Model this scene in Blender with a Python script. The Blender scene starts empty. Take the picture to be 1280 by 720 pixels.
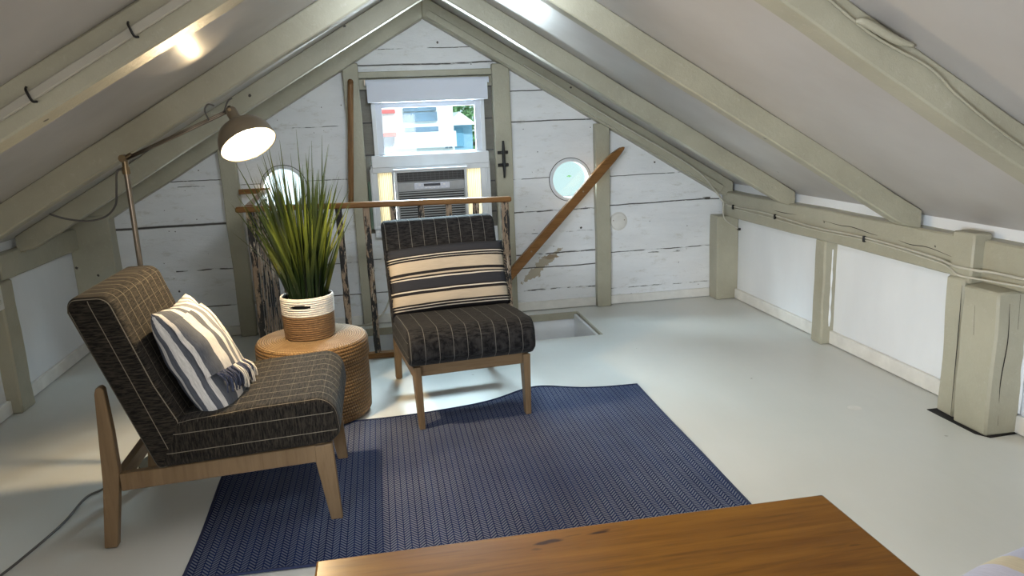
import bpy, bmesh, math, random
from mathutils import Vector, Matrix, noise
random.seed(7)
C = bpy.context.scene.collection
PI = math.pi

# ------------------------------------------------------------------ nodes
class G:
    def __init__(s, name):
        s.m = bpy.data.materials.new(name); s.m.use_nodes = True
        s.t = s.m.node_tree; s.n = s.t.nodes; s.l = s.t.links
        s.b = s.n['Principled BSDF']; s.out = s.n['Material Output']
        s._co = None
    def node(s, ty, **kw):
        x = s.n.new(ty)
        for k, v in kw.items(): setattr(x, k, v)
        return x
    def set(s, sock, v):
        if isinstance(v, bpy.types.NodeSocket): s.l.new(v, sock)
        elif isinstance(v, (tuple, list)) and len(v) == 3 and sock.type == 'RGBA': sock.default_value = (*v, 1)
        else: sock.default_value = v
    def co(s, kind='Object'):
        if s._co is None: s._co = s.n.new('ShaderNodeTexCoord')
        return s._co.outputs[kind]
    def xyz(s, kind='Object'):
        x = s.n.new('ShaderNodeSeparateXYZ'); s.l.new(s.co(kind), x.inputs[0]); return x.outputs
    def math(s, op, a, b=0.0, c=0.0, clamp=False):
        x = s.node('ShaderNodeMath', operation=op, use_clamp=clamp)
        s.set(x.inputs[0], a); s.set(x.inputs[1], b); s.set(x.inputs[2], c); return x.outputs[0]
    def map(s, vec, scale=(1, 1, 1), loc=(0, 0, 0), rot=(0, 0, 0)):
        x = s.n.new('ShaderNodeMapping'); s.l.new(vec, x.inputs[0])
        x.inputs['Scale'].default_value = scale; x.inputs['Location'].default_value = loc; x.inputs['Rotation'].default_value = rot
        return x.outputs[0]
    def noise(s, scale=5, detail=4, rough=.55, vec=None, sc=(1, 1, 1), dist=0, kind='Object'):
        x = s.n.new('ShaderNodeTexNoise'); x.inputs['Scale'].default_value = scale
        x.inputs['Detail'].default_value = detail; x.inputs['Roughness'].default_value = rough
        x.inputs['Distortion'].default_value = dist
        s.l.new(s.map(vec or s.co(kind), sc), x.inputs['Vector']); return x.outputs[0]
    def ramp(s, v, a, b, lo=0.0, hi=1.0, smooth=False):
        x = s.node('ShaderNodeMapRange'); x.clamp = True
        if smooth: x.interpolation_type = 'SMOOTHSTEP'
        s.set(x.inputs[0], v)
        for i, q in enumerate((a, b, lo, hi)): s.set(x.inputs[i + 1], q)
        return x.outputs[0]
    def mix(s, f, a, b, blend='MIX'):
        x = s.node('ShaderNodeMix', data_type='RGBA', blend_type=blend)
        s.set(x.inputs[0], f); s.set(x.inputs[6], a); s.set(x.inputs[7], b); return x.outputs[2]
    def bump(s, h, strength=.3, dist=.01, prev=None):
        x = s.n.new('ShaderNodeBump'); x.inputs['Strength'].default_value = strength
        x.inputs['Distance'].default_value = dist; s.set(x.inputs['Height'], h)
        if prev: s.l.new(prev, x.inputs['Normal'])
        s.l.new(x.outputs[0], s.b.inputs['Normal']); return x.outputs[0]
    def fin(s, col, rough=.5, metal=0.0, spec=None):
        s.set(s.b.inputs['Base Color'], col); s.set(s.b.inputs['Roughness'], rough)
        s.b.inputs['Metallic'].default_value = metal
        if spec is not None: s.b.inputs['Specular IOR Level'].default_value = spec
        return s.m

def plain(name, col, rough=.5, metal=0.0, var=.12, scale=12, bumpk=0.0):
    g = G(name)
    n = g.noise(scale, 4)
    f = g.ramp(n, .3, .7, 1 - var, 1 + var * .4)
    c = g.node('ShaderNodeVectorMath', operation='SCALE')
    c.inputs[0].default_value = col; g.l.new(f, c.inputs['Scale'])
    if bumpk: g.bump(n, bumpk, .004)
    return g.fin(c.outputs[0], rough, metal)

def specks(g, scale, size, keep):
    """small dark nail holes and dents: 1 inside a speck"""
    v = g.n.new('ShaderNodeTexVoronoi'); v.inputs['Scale'].default_value = scale
    wob = g.noise(60, 2)
    g.l.new(g.co(), v.inputs['Vector'])
    d = g.math('ADD', v.outputs['Distance'], g.math('MULTIPLY', g.math('SUBTRACT', wob, .5), .12))
    near = g.math('LESS_THAN', d, size)
    r = g.n.new('ShaderNodeSeparateColor'); g.l.new(v.outputs['Color'], r.inputs[0])
    return g.math('MULTIPLY', near, g.math('LESS_THAN', r.outputs[0], keep))

def board_wall():
    g = G('old_white_boards'); o = g.xyz()
    X, Y, Z = o[0], o[1], o[2]
    wob = g.math('MULTIPLY', g.math('SUBTRACT', g.noise(3.0, 4, .6), .5), .022)
    fine = g.noise(9, 5, .65, sc=(1, 1, 5))
    zz = g.math('ADD', Z, wob)
    # (z, x from, x to, half width, breakup threshold)
    lines = [(1.16, -2.1, -1.09, .0025, .35), (1.12, -1.8, -1.09, .002, .45), (.844, -2.1, -1.09, .0075, 0), (.512, -1.5, -1.09, .004, .45), (.235, -2.1, -.9, .003, .42),
             (1.115, -1.0, -.18, .002, .40), (1.50, -1.0, -.18, .002, .44), (.95, -1.0, -.9, .006, 0), (.80, -1, -.18, .002, .45), (.49, -1, -.18, .0025, .42), (.245, -1.0, .9, .003, .35),
             (2.025, -.1, .95, .0022, .46), (1.915, -.1, .95, .0045, .36), (.50, -.1, .88, .003, .40),
             (1.475, 1.0, 1.66, .0035, .33), (1.70, 1.0, 1.4, .003, .2), (1.045, 1.0, 1.66, .0022, .40), (.79, 1.0, 1.66, .0042, .38), (.62, 1.0, 1.66, .002, .50), (.456, 1.0, 1.66, .0045, .42), (.345, 1.0, 1.66, .0035, .32), (.165, 1.0, 1.66, .0045, .45),
             (1.03, 1.75, 2.7, .0022, .36), (.805, 1.75, 2.7, .0035, .36), (.812, 2.5, 2.62, .009, .42), (.425, 1.75, 2.7, .003, .40), (.40, 2.0, 2.5, .006, .52), (.13, 1.75, 2.7, .003, .46)]
    crack = None
    for (z, a, b, w, th) in lines:
        d = g.math('ABSOLUTE', g.math('SUBTRACT', zz, z))
        m = g.ramp(d, w * .6, w * 1.5, 1, 0)
        m = g.math('MULTIPLY', m, g.math('MULTIPLY', g.math('GREATER_THAN', X, a), g.math('LESS_THAN', X, b)))
        if th: m = g.math('MULTIPLY', m, g.ramp(fine, th + .02, th + .09))
        crack = m if crack is None else g.math('MAXIMUM', crack, m)
    sp = specks(g, 8.5, .075, .33)
    sp2 = specks(g, 19, .07, .12)
    dark = g.math('MAXIMUM', crack, g.math('MAXIMUM', sp, sp2))
    base = g.mix(g.ramp(g.noise(2.2, 5, .6, sc=(.7, 1, 2)), .3, .72), (.72, .74, .76), (.84, .86, .88))
    base = g.mix(g.ramp(g.noise(7, 6, .75, sc=(1, 1, 3)), .56, .70, 0, .6), base, (.50, .49, .44))
    # peeled patches beside the hand rail
    dx = g.math('SUBTRACT', X, 1.2); dz = g.math('SUBTRACT', Z, .35)
    r = g.math('ADD', g.math('ABSOLUTE', g.math('SUBTRACT', dz, g.math('MULTIPLY', dx, .75))), g.math('MULTIPLY', g.math('ABSOLUTE', dx), .42))
    r = g.math('ADD', r, g.math('MULTIPLY', g.math('SUBTRACT', g.noise(14, 5, .7), .5), .22))
    base = g.mix(g.ramp(r, .058, .066, 1, 0), base, (.42, .37, .28))
    r2 = g.math('ADD', g.math('ABSOLUTE', g.math('SUBTRACT', Z, .425)), g.math('MULTIPLY', g.math('ABSOLUTE', g.math('SUBTRACT', X, 1.29)), .22))
    r2 = g.math('ADD', r2, g.math('MULTIPLY', g.math('SUBTRACT', g.noise(20, 5, .7), .5), .07))
    base = g.mix(g.ramp(r2, .016, .021, 1, 0), base, (.30, .23, .15))
    # unpainted darker boards in the window bay
    bay = g.math('MULTIPLY', g.math('MULTIPLY', g.math('GREATER_THAN', X, -.09), g.math('LESS_THAN', X, .88)), g.math('MULTIPLY', g.math('GREATER_THAN', Z, .70), g.math('LESS_THAN', Z, 1.84)))
    bz = g.math('ABSOLUTE', g.math('SUBTRACT', g.math('FRACT', g.math('MULTIPLY', Z, 4.3)), .5))
    bc = g.mix(g.ramp(bz, .012, .03), (.02, .02, .02), g.mix(fine, (.10, .095, .075), (.19, .18, .145)))
    base = g.mix(bay, base, bc)
    col = g.mix(dark, base, (.07, .065, .06))
    h = g.math('SUBTRACT', g.noise(26, 6, .7, sc=(.35, 1, 1.4)), g.math('MULTIPLY', dark, 1.4))
    g.bump(h, .65, .008)
    return g.fin(col, .42)

def timber():
    g = G('cream_painted_timber')
    n = g.noise(3, 5, .6); f = g.noise(34, 5, .7)
    c = g.mix(g.ramp(n, .3, .7), (.335, .318, .240), (.42, .402, .31))
    c = g.mix(g.ramp(f, .58, .75, 0, .45), c, (.49, .47, .39))
    sp = g.math('MAXIMUM', specks(g, 7, .06, .25), g.ramp(g.noise(5, 7, .8, sc=(3, 3, .6)), .735, .76))
    c = g.mix(sp, c, (.05, .045, .035))
    g.bump(g.math('ADD', f, g.math('MULTIPLY', sp, -1.2)), .42, .007)
    return g.fin(c, .46)

def ceiling_paint():
    g = G('glossy_white_ceiling_boards'); 
    n = g.noise(1.6, 4, .6, sc=(1, 1, 1)); st = g.noise(4, 3, .5, sc=(1, 1, 1))
    c = g.mix(g.ramp(n, .3, .7), (.42, .40, .385), (.48, .465, .455))
    c = g.mix(specks(g, 3.2, .03, .3), c, (.1, .09, .08))
    g.bump(st, .10, .02)
    return g.fin(c, g.ramp(st, .3, .7, .29, .40), spec=.5)

def panel_white():
    g = G('white_wall_panel')
    n = g.noise(1.8, 5, .6, sc=(1, 1, .5)); 
    c = g.mix(g.ramp(n, .3, .7), (.74, .77, .80), (.83, .86, .89))
    c = g.mix(g.ramp(g.noise(20, 6, .75), .68, .74, 0, .6), c, (.85, .86, .88))
    g.bump(g.noise(30, 4), .1, .004)
    return g.fin(c, .45)

def floor_paint():
    g = G('pale_grey_floor_paint')
    n = g.noise(1.1, 5, .6, dist=.3); 
    c = g.mix(g.ramp(n, .3, .7), (.60, .61, .58), (.66, .665, .635))
    st = g.noise(2.4, 6, .7, sc=(1, .18, 1))
    c = g.mix(g.ramp(st, .45, .75, 0, .4), c, (.70, .70, .68))
    sc = g.math('MULTIPLY', g.ramp(g.noise(11, 7, .8, sc=(3, .35, 1)), .70, .73), g.ramp(g.noise(2, 3), .5, .6))
    sc = g.math('MAXIMUM', sc, specks(g, 4.5, .035, .22))
    c = g.mix(g.math('MULTIPLY', sc, .55), c, (.22, .20, .17))
    g.bump(g.noise(9, 5, .65, sc=(1, .4, 1)), .12, .01)
    return g.fin(c, g.ramp(n, .3, .7, .34, .44), spec=.45)

def wood(name, a, b, dark=(.05, .02, .006), rough=.35, axis=0, scale=1.0, scars=0.0):
    g = G(name)
    sc = [9 * scale] * 3; sc[axis] = .7 * scale
    n = g.noise(3, 5, .6, sc=tuple(sc), dist=.6)
    n2 = g.noise(12, 4, .6, sc=tuple(sc))
    c = g.mix(g.ramp(n, .32, .68), a, b)
    c = g.mix(g.ramp(n2, .5, .75, 0, .45), c, dark)
    if scars:
        sc2 = [9.0] * 3; sc2[axis] = 2.6
        k = g.ramp(g.noise(1.4, 3, .5, sc=tuple(sc2)), .66, .69)
        c = g.mix(k, c, dark)
    g.bump(n2, .12, .003)
    return g.fin(c, rough, spec=.2)

def peeled():
    g = G('peeling_black_paint_on_old_wood')
    n = g.noise(10, 6, .75, sc=(2.2, 2.2, .42)); m = g.noise(17, 5, .7, sc=(2, 2, .35))
    wood_c = g.mix(m, (.16, .10, .058), (.50, .37, .26))
    c = g.mix(g.ramp(n, .495, .51), (.012, .011, .011), wood_c)
    c = g.mix(g.ramp(g.noise(13, 6, .7, sc=(2.5, 2.5, .5)), .60, .615), c, (.55, .46, .36))
    g.bump(n, .8, .008)
    return g.fin(c, .5)

def fabric(name, base, light, stripe, sx=.0705, sw=.0011, cross=0.0):
    g = G(name); u = g.xyz('UV')
    nv = g.noise(100, 3, .6, sc=(.22, 1.5, 1), kind='UV'); nw = g.noise(120, 3, .6, sc=(.5, 3.2, 1), kind='UV')
    c = g.mix(g.ramp(nv, .42, .64), base, light)
    c = g.mix(g.ramp(nw, .5, .66, 0, .75), c, light)
    f = g.math('ABSOLUTE', g.math('SUBTRACT', g.math('FRACT', g.math('DIVIDE', g.math('ADD', u[0], 5.0), sx)), .5))
    wob = g.math('MULTIPLY', g.math('SUBTRACT', nw, .5), .02)
    line = g.ramp(g.math('ADD', f, wob), sw / sx * .7, sw / sx * 1.5, .8, 0)
    if cross:
        f2 = g.math('ABSOLUTE', g.math('SUBTRACT', g.math('FRACT', g.math('DIVIDE', g.math('ADD', u[1], 5.0), sx * .9)), .5))
        l2 = g.math('MULTIPLY', g.math('MULTIPLY', g.ramp(f2, .010, .022, 1, 0), g.ramp(nw, .42, .5, .1, cross)), g.math('LESS_THAN', u[0], 2.0))
        line = g.math('MAXIMUM', line, l2)
    c = g.mix(line, c, stripe)
    g.bump(g.math('ADD', nv, nw), .5, .003)
    m = g.fin(c, .93, spec=.15)
    g.b.inputs['Sheen Weight'].default_value = .04
    return m

def banded(name, stops, axis=0, period=1.0, streak=.35, warm=0, kind='UV'):
    """stops: list of (position, colour), constant bands along the uv axis"""
    g = G(name); u = g.xyz(kind)
    w = g.math('MULTIPLY', g.math('SUBTRACT', g.noise(5, 2, .5, kind='UV'), .5), .012)
    p = g.math('ADD', u[axis], w)
    r = g.n.new('ShaderNodeValToRGB'); r.color_ramp.interpolation = 'CONSTANT'
    e = r.color_ramp.elements
    e[0].position = 0; e[0].color = (*stops[0][1], 1)
    e[1].position = stops[1][0]; e[1].color = (*stops[1][1], 1)
    for (q, c) in stops[2:]:
        x = e.new(q); x.color = (*c, 1)
    g.l.new(p, r.inputs[0])
    sc = (60, 3, 1) if axis == 0 else (3, 60, 1)
    n = g.noise(3, 4, .7, kind='UV', sc=sc)
    f = g.ramp(n, .3, .7, 1 - streak, 1.05)
    c = g.node('ShaderNodeVectorMath', operation='SCALE'); g.l.new(r.outputs[0], c.inputs[0]); g.l.new(f, c.inputs['Scale'])
    g.bump(g.math('ADD', n, g.noise(120, 3, kind='UV')), .35, .002)
    return g.fin(c.outputs[0], .9, spec=.15)

def rug_mat():
    g = G('navy_herringbone_weave'); o = g.xyz()
    cw = .026
    xc = g.math('DIVIDE', g.math('ADD', o[0], 5.0), cw)
    fr = g.math('FRACT', xc)
    tri = g.math('ABSOLUTE', g.math('SUBTRACT', g.math('FRACT', g.math('MULTIPLY', xc, .5)), .5))
    v = g.math('ADD', g.math('DIVIDE', o[1], .0175), g.math('MULTIPLY', tri, 3.4))
    ln = g.ramp(g.math('ABSOLUTE', g.math('SUBTRACT', g.math('FRACT', v), .5)), .22, .30, 1, 0)
    edge = g.ramp(g.math('ABSOLUTE', g.math('SUBTRACT', fr, .5)), .41, .46, 1, 0)
    m = g.math('MULTIPLY', ln, edge)
    wear = g.noise(1.3, 4, .6, sc=(1, 1, 1)); st = g.noise(2.0, 3, .6, sc=(9, .25, 1))
    lightc = g.mix(g.ramp(wear, .35, .7), (.095, .11, .16), (.175, .195, .25))
    navy = g.mix(g.ramp(st, .35, .7), (.003, .010, .055), (.008, .022, .088))
    c = g.mix(m, navy, lightc)
    g.bump(g.math('ADD', m, g.noise(240, 3)), .35, .003)
    return g.fin(c, .92, spec=.1)

def weave(name, a, b, c3, nr=26.0, nz=70.0, top=False):
    g = G(name); o = g.xyz()
    ang = g.math('ARCTAN2', o[1], o[0]); rad = g.math('SQRT', g.math('ADD', g.math('MULTIPLY', o[0], o[0]), g.math('MULTIPLY', o[1], o[1])))
    h = g.math('MULTIPLY', rad if top else o[2], nz)
    k = g.math('MULTIPLY', ang, nr)
    par = g.math('MULTIPLY', g.math('FLOOR', g.math('DIVIDE', h, PI)), PI / 1)
    s1 = g.math('ABSOLUTE', g.math('SINE', h)); s2 = g.math('ABSOLUTE', g.math('SINE', g.math('ADD', k, g.math('MULTIPLY', par, .5))))
    wv = g.math('MULTIPLY', g.math('POWER', s1, .6), g.math('ADD', g.math('MULTIPLY', s2, .6), .4))
    n = g.noise(9, 4, .6)
    col = g.mix(g.ramp(wv, .1, .7), c3, g.mix(g.ramp(n, .35, .65), a, b))
    g.bump(wv, .9, .006)
    return g.fin(col, .62)

M = {}
M['boards'] = board_wall(); M['timber'] = timber(); M['ceil'] = ceiling_paint(); M['panel'] = panel_white(); M['floor'] = floor_paint()
M['skirt'] = plain('white_skirting_paint', (.76, .75, .71), .4, 0, .12, 9, .15)
M['white'] = plain('white_vinyl', (.72, .76, .84), .35, 0, .05)
M['sash'] = plain('white_sash_paint', (.74, .77, .80), .35, 0, .08, 6)
M['blind'] = plain('white_roller_fabric', (.66, .70, .80), .7, 0, .04, 3)
M['oak'] = wood('pale_oak', (.165, .108, .058), (.215, .145, .082), (.10, .06, .032), .45, 2, .8)
M['oak_h'] = wood('pale_oak_rail', (.165, .108, .058), (.215, .145, .082), (.10, .06, .032), .45, 0, .8)
M['rail'] = wood('varnished_brown_wood', (.17, .080, .026), (.26, .125, .042), (.06, .02, .008), .30, 0, 1)
M['pole'] = wood('dark_varnished_pole', (.15, .075, .028), (.23, .12, .05), (.05, .022, .01), .25, 2, 1)
M['table'] = wood('honey_pine_tabletop', (.115, .046, .007), (.20, .088, .012), (.03, .009, .002), .30, 0, .55, .6)
M['peel'] = peeled()
M['fab'] = fabric('charcoal_pinstripe_chenille', (.005, .005, .006), (.028, .027, .027), (.16, .155, .14))
M['fab2'] = fabric('lamplit_charcoal_pinstripe_chenille', (.0045, .004, .004), (.036, .030, .023), (.26, .23, .18), cross=.22)  # charcoal fabric with the brown of the warm lamp light mixed into its colour
K = (.018, .016, .017); W_ = (.56, .51, .43); Tn = (.43, .365, .28); Dk = (.030, .031, .037)
M['serape'] = banded('black_cream_striped_weave', [(0, K), (.05, W_), (.065, K), (.09, W_), (.105, K), (.13, Tn), (.27, K), (.315, W_), (.335, K), (.355, Dk), (.50, W_), (.515, K), (.535, Tn), (.555, K), (.60, Tn), (.765, K), (.79, W_), (.80, K), (.825, W_), (.84, K), (.86, Dk)], axis=1, streak=.2)
Gy = (.115, .125, .150); Gl = (.22, .23, .26); Wh = (.70, .68, .66)
M['bluestripe'] = banded('grey_blue_white_striped_cotton', [(0, Wh), (.008, Gy), (.034, Wh), (.065, Gy), (.20, Wh), (.33, Gy), (.43, Wh), (.50, Gl), (.57, Wh), (.64, Gl), (.70, Wh), (.78, Gl), (.86, Wh)], axis=0, streak=.38)
M['lav'] = banded('cream_lavender_striped_cotton', [(0, (.55, .55, .68)), (.2, (.62, .55, .42)), (.32, (.52, .53, .66)), (.55, (.66, .60, .48)), (.66, (.5, .52, .66))], axis=0, streak=.12)
M['fringe_w'] = plain('white_cotton_fringe', (.68, .64, .58), .9)
M['fringe_b'] = plain('navy_cotton_fringe', (.045, .055, .10), .9)
M['fringe_k'] = plain('black_wool_fringe', (.015, .014, .015), .95)
M['rug'] = rug_mat()
M['rughem'] = plain('navy_rug_binding', (.018, .027, .075), .9)
M['weave'] = weave('woven_seagrass_side', (.22, .120, .042), (.30, .175, .068), (.075, .038, .013), 60.0, 180.0)
M['weavetop'] = weave('woven_seagrass_top', (.30, .18, .075), (.42, .28, .14), (.12, .065, .03), 60.0, 260.0, True)
M['rope_w'] = plain('white_cotton_rope', (.72, .70, .66), .85, 0, .1, 60, .3)
M['rope_b'] = plain('tan_jute_rope', (.21, .125, .06), .9, 0, .2, 60, .4)
M['dark'] = plain('dark_lining', (.012, .010, .009), .9)
M['brass'] = plain('antique_brass', (.26, .19, .11), .30, .85, .15, 20)
M['steel'] = plain('aged_steel_tube', (.30, .25, .20), .28, .9, .15, 20)
M['shade'] = plain('taupe_enamel_shade', (.20, .165, .12), .35, .15, .1)
M['shadein'] = plain('white_enamel_inside_shade', (.9, .86, .78), .5)
M['cord'] = plain('grey_flex', (.10, .095, .09), .6)
M['wire'] = plain('cream_painted_cable', (.50, .48, .40), .5)
M['black'] = plain('black_iron', (.010, .010, .010), .35, .3)
M['acw'] = plain('white_ac_casing', (.66, .68, .70), .4)
M['acs'] = plain('silver_ac_front', (.32, .33, .34), .42, .25)
M['acd'] = plain('black_ac_vents', (.014, .015, .016), .4)
M['acl'] = plain('white_control_plate', (.62, .64, .72), .35)
M['lcd'] = plain('dark_blue_display', (.02, .03, .05), .2)
M['button'] = plain('pale_button', (.8, .8, .82), .4)
M['green'] = plain('faded_green_paint', (.15, .22, .16), .6, 0, .25, 14)
M['plastic'] = plain('cream_plastic', (.55, .54, .48), .45)
M['plate'] = plain('white_switch_plate', (.70, .70, .66), .4)
M['soil'] = M['dark']

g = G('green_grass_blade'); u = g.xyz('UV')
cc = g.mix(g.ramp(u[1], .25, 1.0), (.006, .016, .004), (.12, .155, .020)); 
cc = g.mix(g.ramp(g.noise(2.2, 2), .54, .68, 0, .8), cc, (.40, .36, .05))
g.fin(cc, .42); M['leaf'] = g.m
g = G('window_glass')
tr = g.node('ShaderNodeBsdfTransparent'); tr.inputs[0].default_value = (.95, .985, .985, 1); gl = g.node('ShaderNodeBsdfGlossy'); gl.inputs['Roughness'].default_value = .03
mx = g.node('ShaderNodeMixShader'); mx.inputs[0].default_value = .05
g.l.new(tr.outputs[0], mx.inputs[1]); g.l.new(gl.outputs[0], mx.inputs[2]); g.l.new(mx.outputs[0], g.out.inputs[0]); M['glass'] = g.m
g = G('pleated_translucent_vinyl'); o = g.xyz()
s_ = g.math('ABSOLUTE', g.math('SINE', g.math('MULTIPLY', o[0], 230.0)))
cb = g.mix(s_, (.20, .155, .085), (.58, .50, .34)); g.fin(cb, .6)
tl = g.node('ShaderNodeBsdfTranslucent'); g.l.new(cb, tl.inputs[0]); mx = g.node('ShaderNodeMixShader'); mx.inputs[0].default_value = .22
g.l.new(g.b.outputs[0], mx.inputs[1]); g.l.new(tl.outputs[0], mx.inputs[2]); g.l.new(mx.outputs[0], g.out.inputs[0]); M['accord'] = g.m
g = G('lit_bulb'); g.b.inputs['Emission Color'].default_value = (1, .80, .50, 1); g.b.inputs['Emission Strength'].default_value = 60; M['bulb'] = g.m
M['house'] = plain('sunlit_white_siding', (.85, .88, .90), .6, 0, .04)
M['hroof'] = plain('pale_grey_shingles', (.80, .82, .84), .8)
M['hglass'] = plain('blue_grey_window_panes', (.10, .18, .27), .3, 0, .4, 3)
M['awn'] = plain('faded_red_awning', (.62, .12, .12), .7)
M['shed'] = plain('pale_blue_siding', (.22, .42, .58), .6)
M['foliage'] = plain('sunlit_green_leaves', (.16, .34, .14), .7, 0, .6, 6)
M['bark'] = plain('grey_bark', (.12, .10, .08), .9)
M['ground'] = plain('pale_gravel', (.42, .42, .40), .9, 0, .2, .5)

# ------------------------------------------------------------------ geometry helpers
def link(name, bm, mats, parent=None, smooth=False, angle=None):
    me = bpy.data.meshes.new(name)
    bmesh.ops.recalc_face_normals(bm, faces=bm.faces[:])
    bm.to_mesh(me); bm.free()
    if not isinstance(mats, (list, tuple)): mats = [mats]
    for m in mats: me.materials.append(m)
    if smooth:
        for p in me.polygons: p.use_smooth = True
        if angle: 
            me.set_sharp_from_angle(angle=math.radians(angle))
    o = bpy.data.objects.new(name, me); C.objects.link(o)
    if parent: o.parent = parent
    return o
def tag(o, label=None, cat=None, group=None, kind=None):
    if label: o['label'] = label
    if cat: o['category'] = cat
    if group: o['group'] = group
    if kind: o['kind'] = kind
    return o
def thing(name, label, cat, loc=(0, 0, 0), rz=0, group=None):
    o = bpy.data.objects.new(name, None); C.objects.link(o); o.location = loc; o.rotation_euler = (0, 0, rz)
    o.empty_display_size = .1
    return tag(o, label, cat, group)
def struct(name, bm, m, parent=None, **kw):
    o = link(name, bm, m, parent, **kw)
    if not parent: o['kind'] = 'structure'
    return o
def bx(x0, x1, y0, y1, z0, z1, bev=0.0, bm=None, seg=1):
    t = bmesh.new() 
    bmesh.ops.create_cube(t, size=1)
    for v in t.verts: v.co = Vector(((x0 + x1) / 2 + v.co.x * (x1 - x0), (y0 + y1) / 2 + v.co.y * (y1 - y0), (z0 + z1) / 2 + v.co.z * (z1 - z0)))
    if bev: bmesh.ops.bevel(t, geom=t.edges[:], offset=bev, segments=seg, affect='EDGES', profile=.5)
    return join(bm, t)
def join(bm, t):
    if bm is None: return t
    me = bpy.data.meshes.new('tmp'); t.to_mesh(me); t.free(); bm.from_mesh(me); bpy.data.meshes.remove(me); return bm
def prism(pts, axis, a, b, bev=0.0, bm=None, seg=1):
    """extrude a closed outline (2D points) along axis from a to b"""
    t = bmesh.new()
    def mk(p, v):
        if axis == 0: return (v, p[0], p[1])
        if axis == 1: return (p[0], v, p[1])
        return (p[0], p[1], v)
    A = [t.verts.new(mk(p, a)) for p in pts]; B = [t.verts.new(mk(p, b)) for p in pts]
    t.faces.new(A); t.faces.new(B[::-1]); n = len(pts)
    for i in range(n): t.faces.new((A[i], A[(i + 1) % n], B[(i + 1) % n], B[i]))
    bmesh.ops.recalc_face_normals(t, faces=t.faces[:])
    if bev: bmesh.ops.bevel(t, geom=t.edges[:], offset=bev, segments=seg, affect='EDGES', profile=.5)
    return join(bm, t)
def smooth_path(p, n=6):
    p = [Vector(q) for q in p]
    if len(p) < 3: return p
    q = [p[0] * 2 - p[1]] + p + [p[-1] * 2 - p[-2]]; out = []
    for i in range(1, len(q) - 2):
        for k in range(n):
            t = k / n; a, b, c, d = q[i - 1], q[i], q[i + 1], q[i + 2]
            out.append(.5 * ((2 * b) + (c - a) * t + (2 * a - 5 * b + 4 * c - d) * t * t + (3 * b - a - 3 * c + d) * t ** 3))
    out.append(p[-1]); return out
def tube(path, r, sides=8, bm=None, smooth=True, taper=None):
    bm = bm or bmesh.new()
    p = smooth_path(path) if smooth else [Vector(q) for q in path]
    prev = None; nrm = None
    for i, q in enumerate(p):
        d = (p[min(i + 1, len(p) - 1)] - p[max(i - 1, 0)]).normalized()
        if nrm is None: nrm = d.orthogonal().normalized()
        else: nrm = (nrm - d * nrm.dot(d)).normalized()
        b = d.cross(nrm); rr = r if taper is None else r * taper(i / (len(p) - 1))
        ring = [bm.verts.new(q + (nrm * math.cos(2 * PI * k / sides) + b * math.sin(2 * PI * k / sides)) * rr) for k in range(sides)]
        if prev:
            for k in range(sides): bm.faces.new((prev[k], prev[(k + 1) % sides], ring[(k + 1) % sides], ring[k]))
        else: bm.faces.new(ring[::-1])
        prev = ring
    bm.faces.new(prev); return bm
def lathe(prof, seg=48, bm=None, mat=None, close=False):
    bm = bm or bmesh.new(); rows = []
    for (r, z) in prof:
        if r < 1e-6: rows.append([bm.verts.new((0, 0, z))])
        else: rows.append([bm.verts.new((r * math.cos(2 * PI * k / seg), r * math.sin(2 * PI * k / seg), z)) for k in range(seg)])
    for a, b in zip(rows, rows[1:]):
        for k in range(seg):
            k2 = (k + 1) % seg
            if len(a) == 1 and len(b) == 1: continue
            if len(a) == 1: bm.faces.new((a[0], b[k2], b[k]))
            elif len(b) == 1: bm.faces.new((a[k], a[k2], b[0]))
            else: bm.faces.new((a[k], a[k2], b[k2], b[k]))
    if mat is not None:
        for v in bm.verts: v.co = mat @ v.co
    return bm
def beam(p, q, w, h, up=(0, 0, 1), bev=.004):
    """rectangular bar from p to q"""
    p = Vector(p); q = Vector(q); d = (q - p); L = d.length; d.normalize()
    s = d.cross(Vector(up)).normalized(); u = s.cross(d)
    t = bx(0, L, -w / 2, w / 2, -h / 2, h / 2, bev)
    mt = Matrix((d, s, u)).transposed().to_4x4(); mt.translation = p
    for v in t.verts: v.co = mt @ v.co
    return t
def wobble(bm, amp=.004, sc=3.0):
    for v in bm.verts:
        n = noise.noise_vector(v.co * sc); v.co += n * amp
def cutlong(bm, n, axis):
    """slice a mesh across an axis so it can wobble like old timber"""
    lo = min(v.co[axis] for v in bm.verts); hi = max(v.co[axis] for v in bm.verts)
    nrm = Vector((0, 0, 0)); nrm[axis] = 1
    for i in range(1, n):
        c = Vector((0, 0, 0)); c[axis] = lo + (hi - lo) * i / n
        bmesh.ops.bisect_plane(bm, geom=bm.verts[:] + bm.edges[:] + bm.faces[:], plane_co=c, plane_no=nrm)
def uvs(bm, fn):
    l = bm.loops.layers.uv.verify()
    bm.normal_update()
    for f in bm.faces:
        for lp in f.loops: lp[l].uv = fn(lp.vert.co, f.normal)

tn = [0]
def trim(bm, m=None, **kw):
    tn[0] += 1
    return struct('trim_%d' % tn[0], bm, m or M['timber'], **kw)

# ------------------------------------------------------------------ room
YB = 5.75; XR = 2.80; XL = -2.13; RX = .39; RZ = 2.25; SR = .605; SL = .575; DP = .13; YF = -2.6
roofz = lambda x: RZ - (SR * (x - RX) if x > RX else SL * (RX - x))
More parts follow.
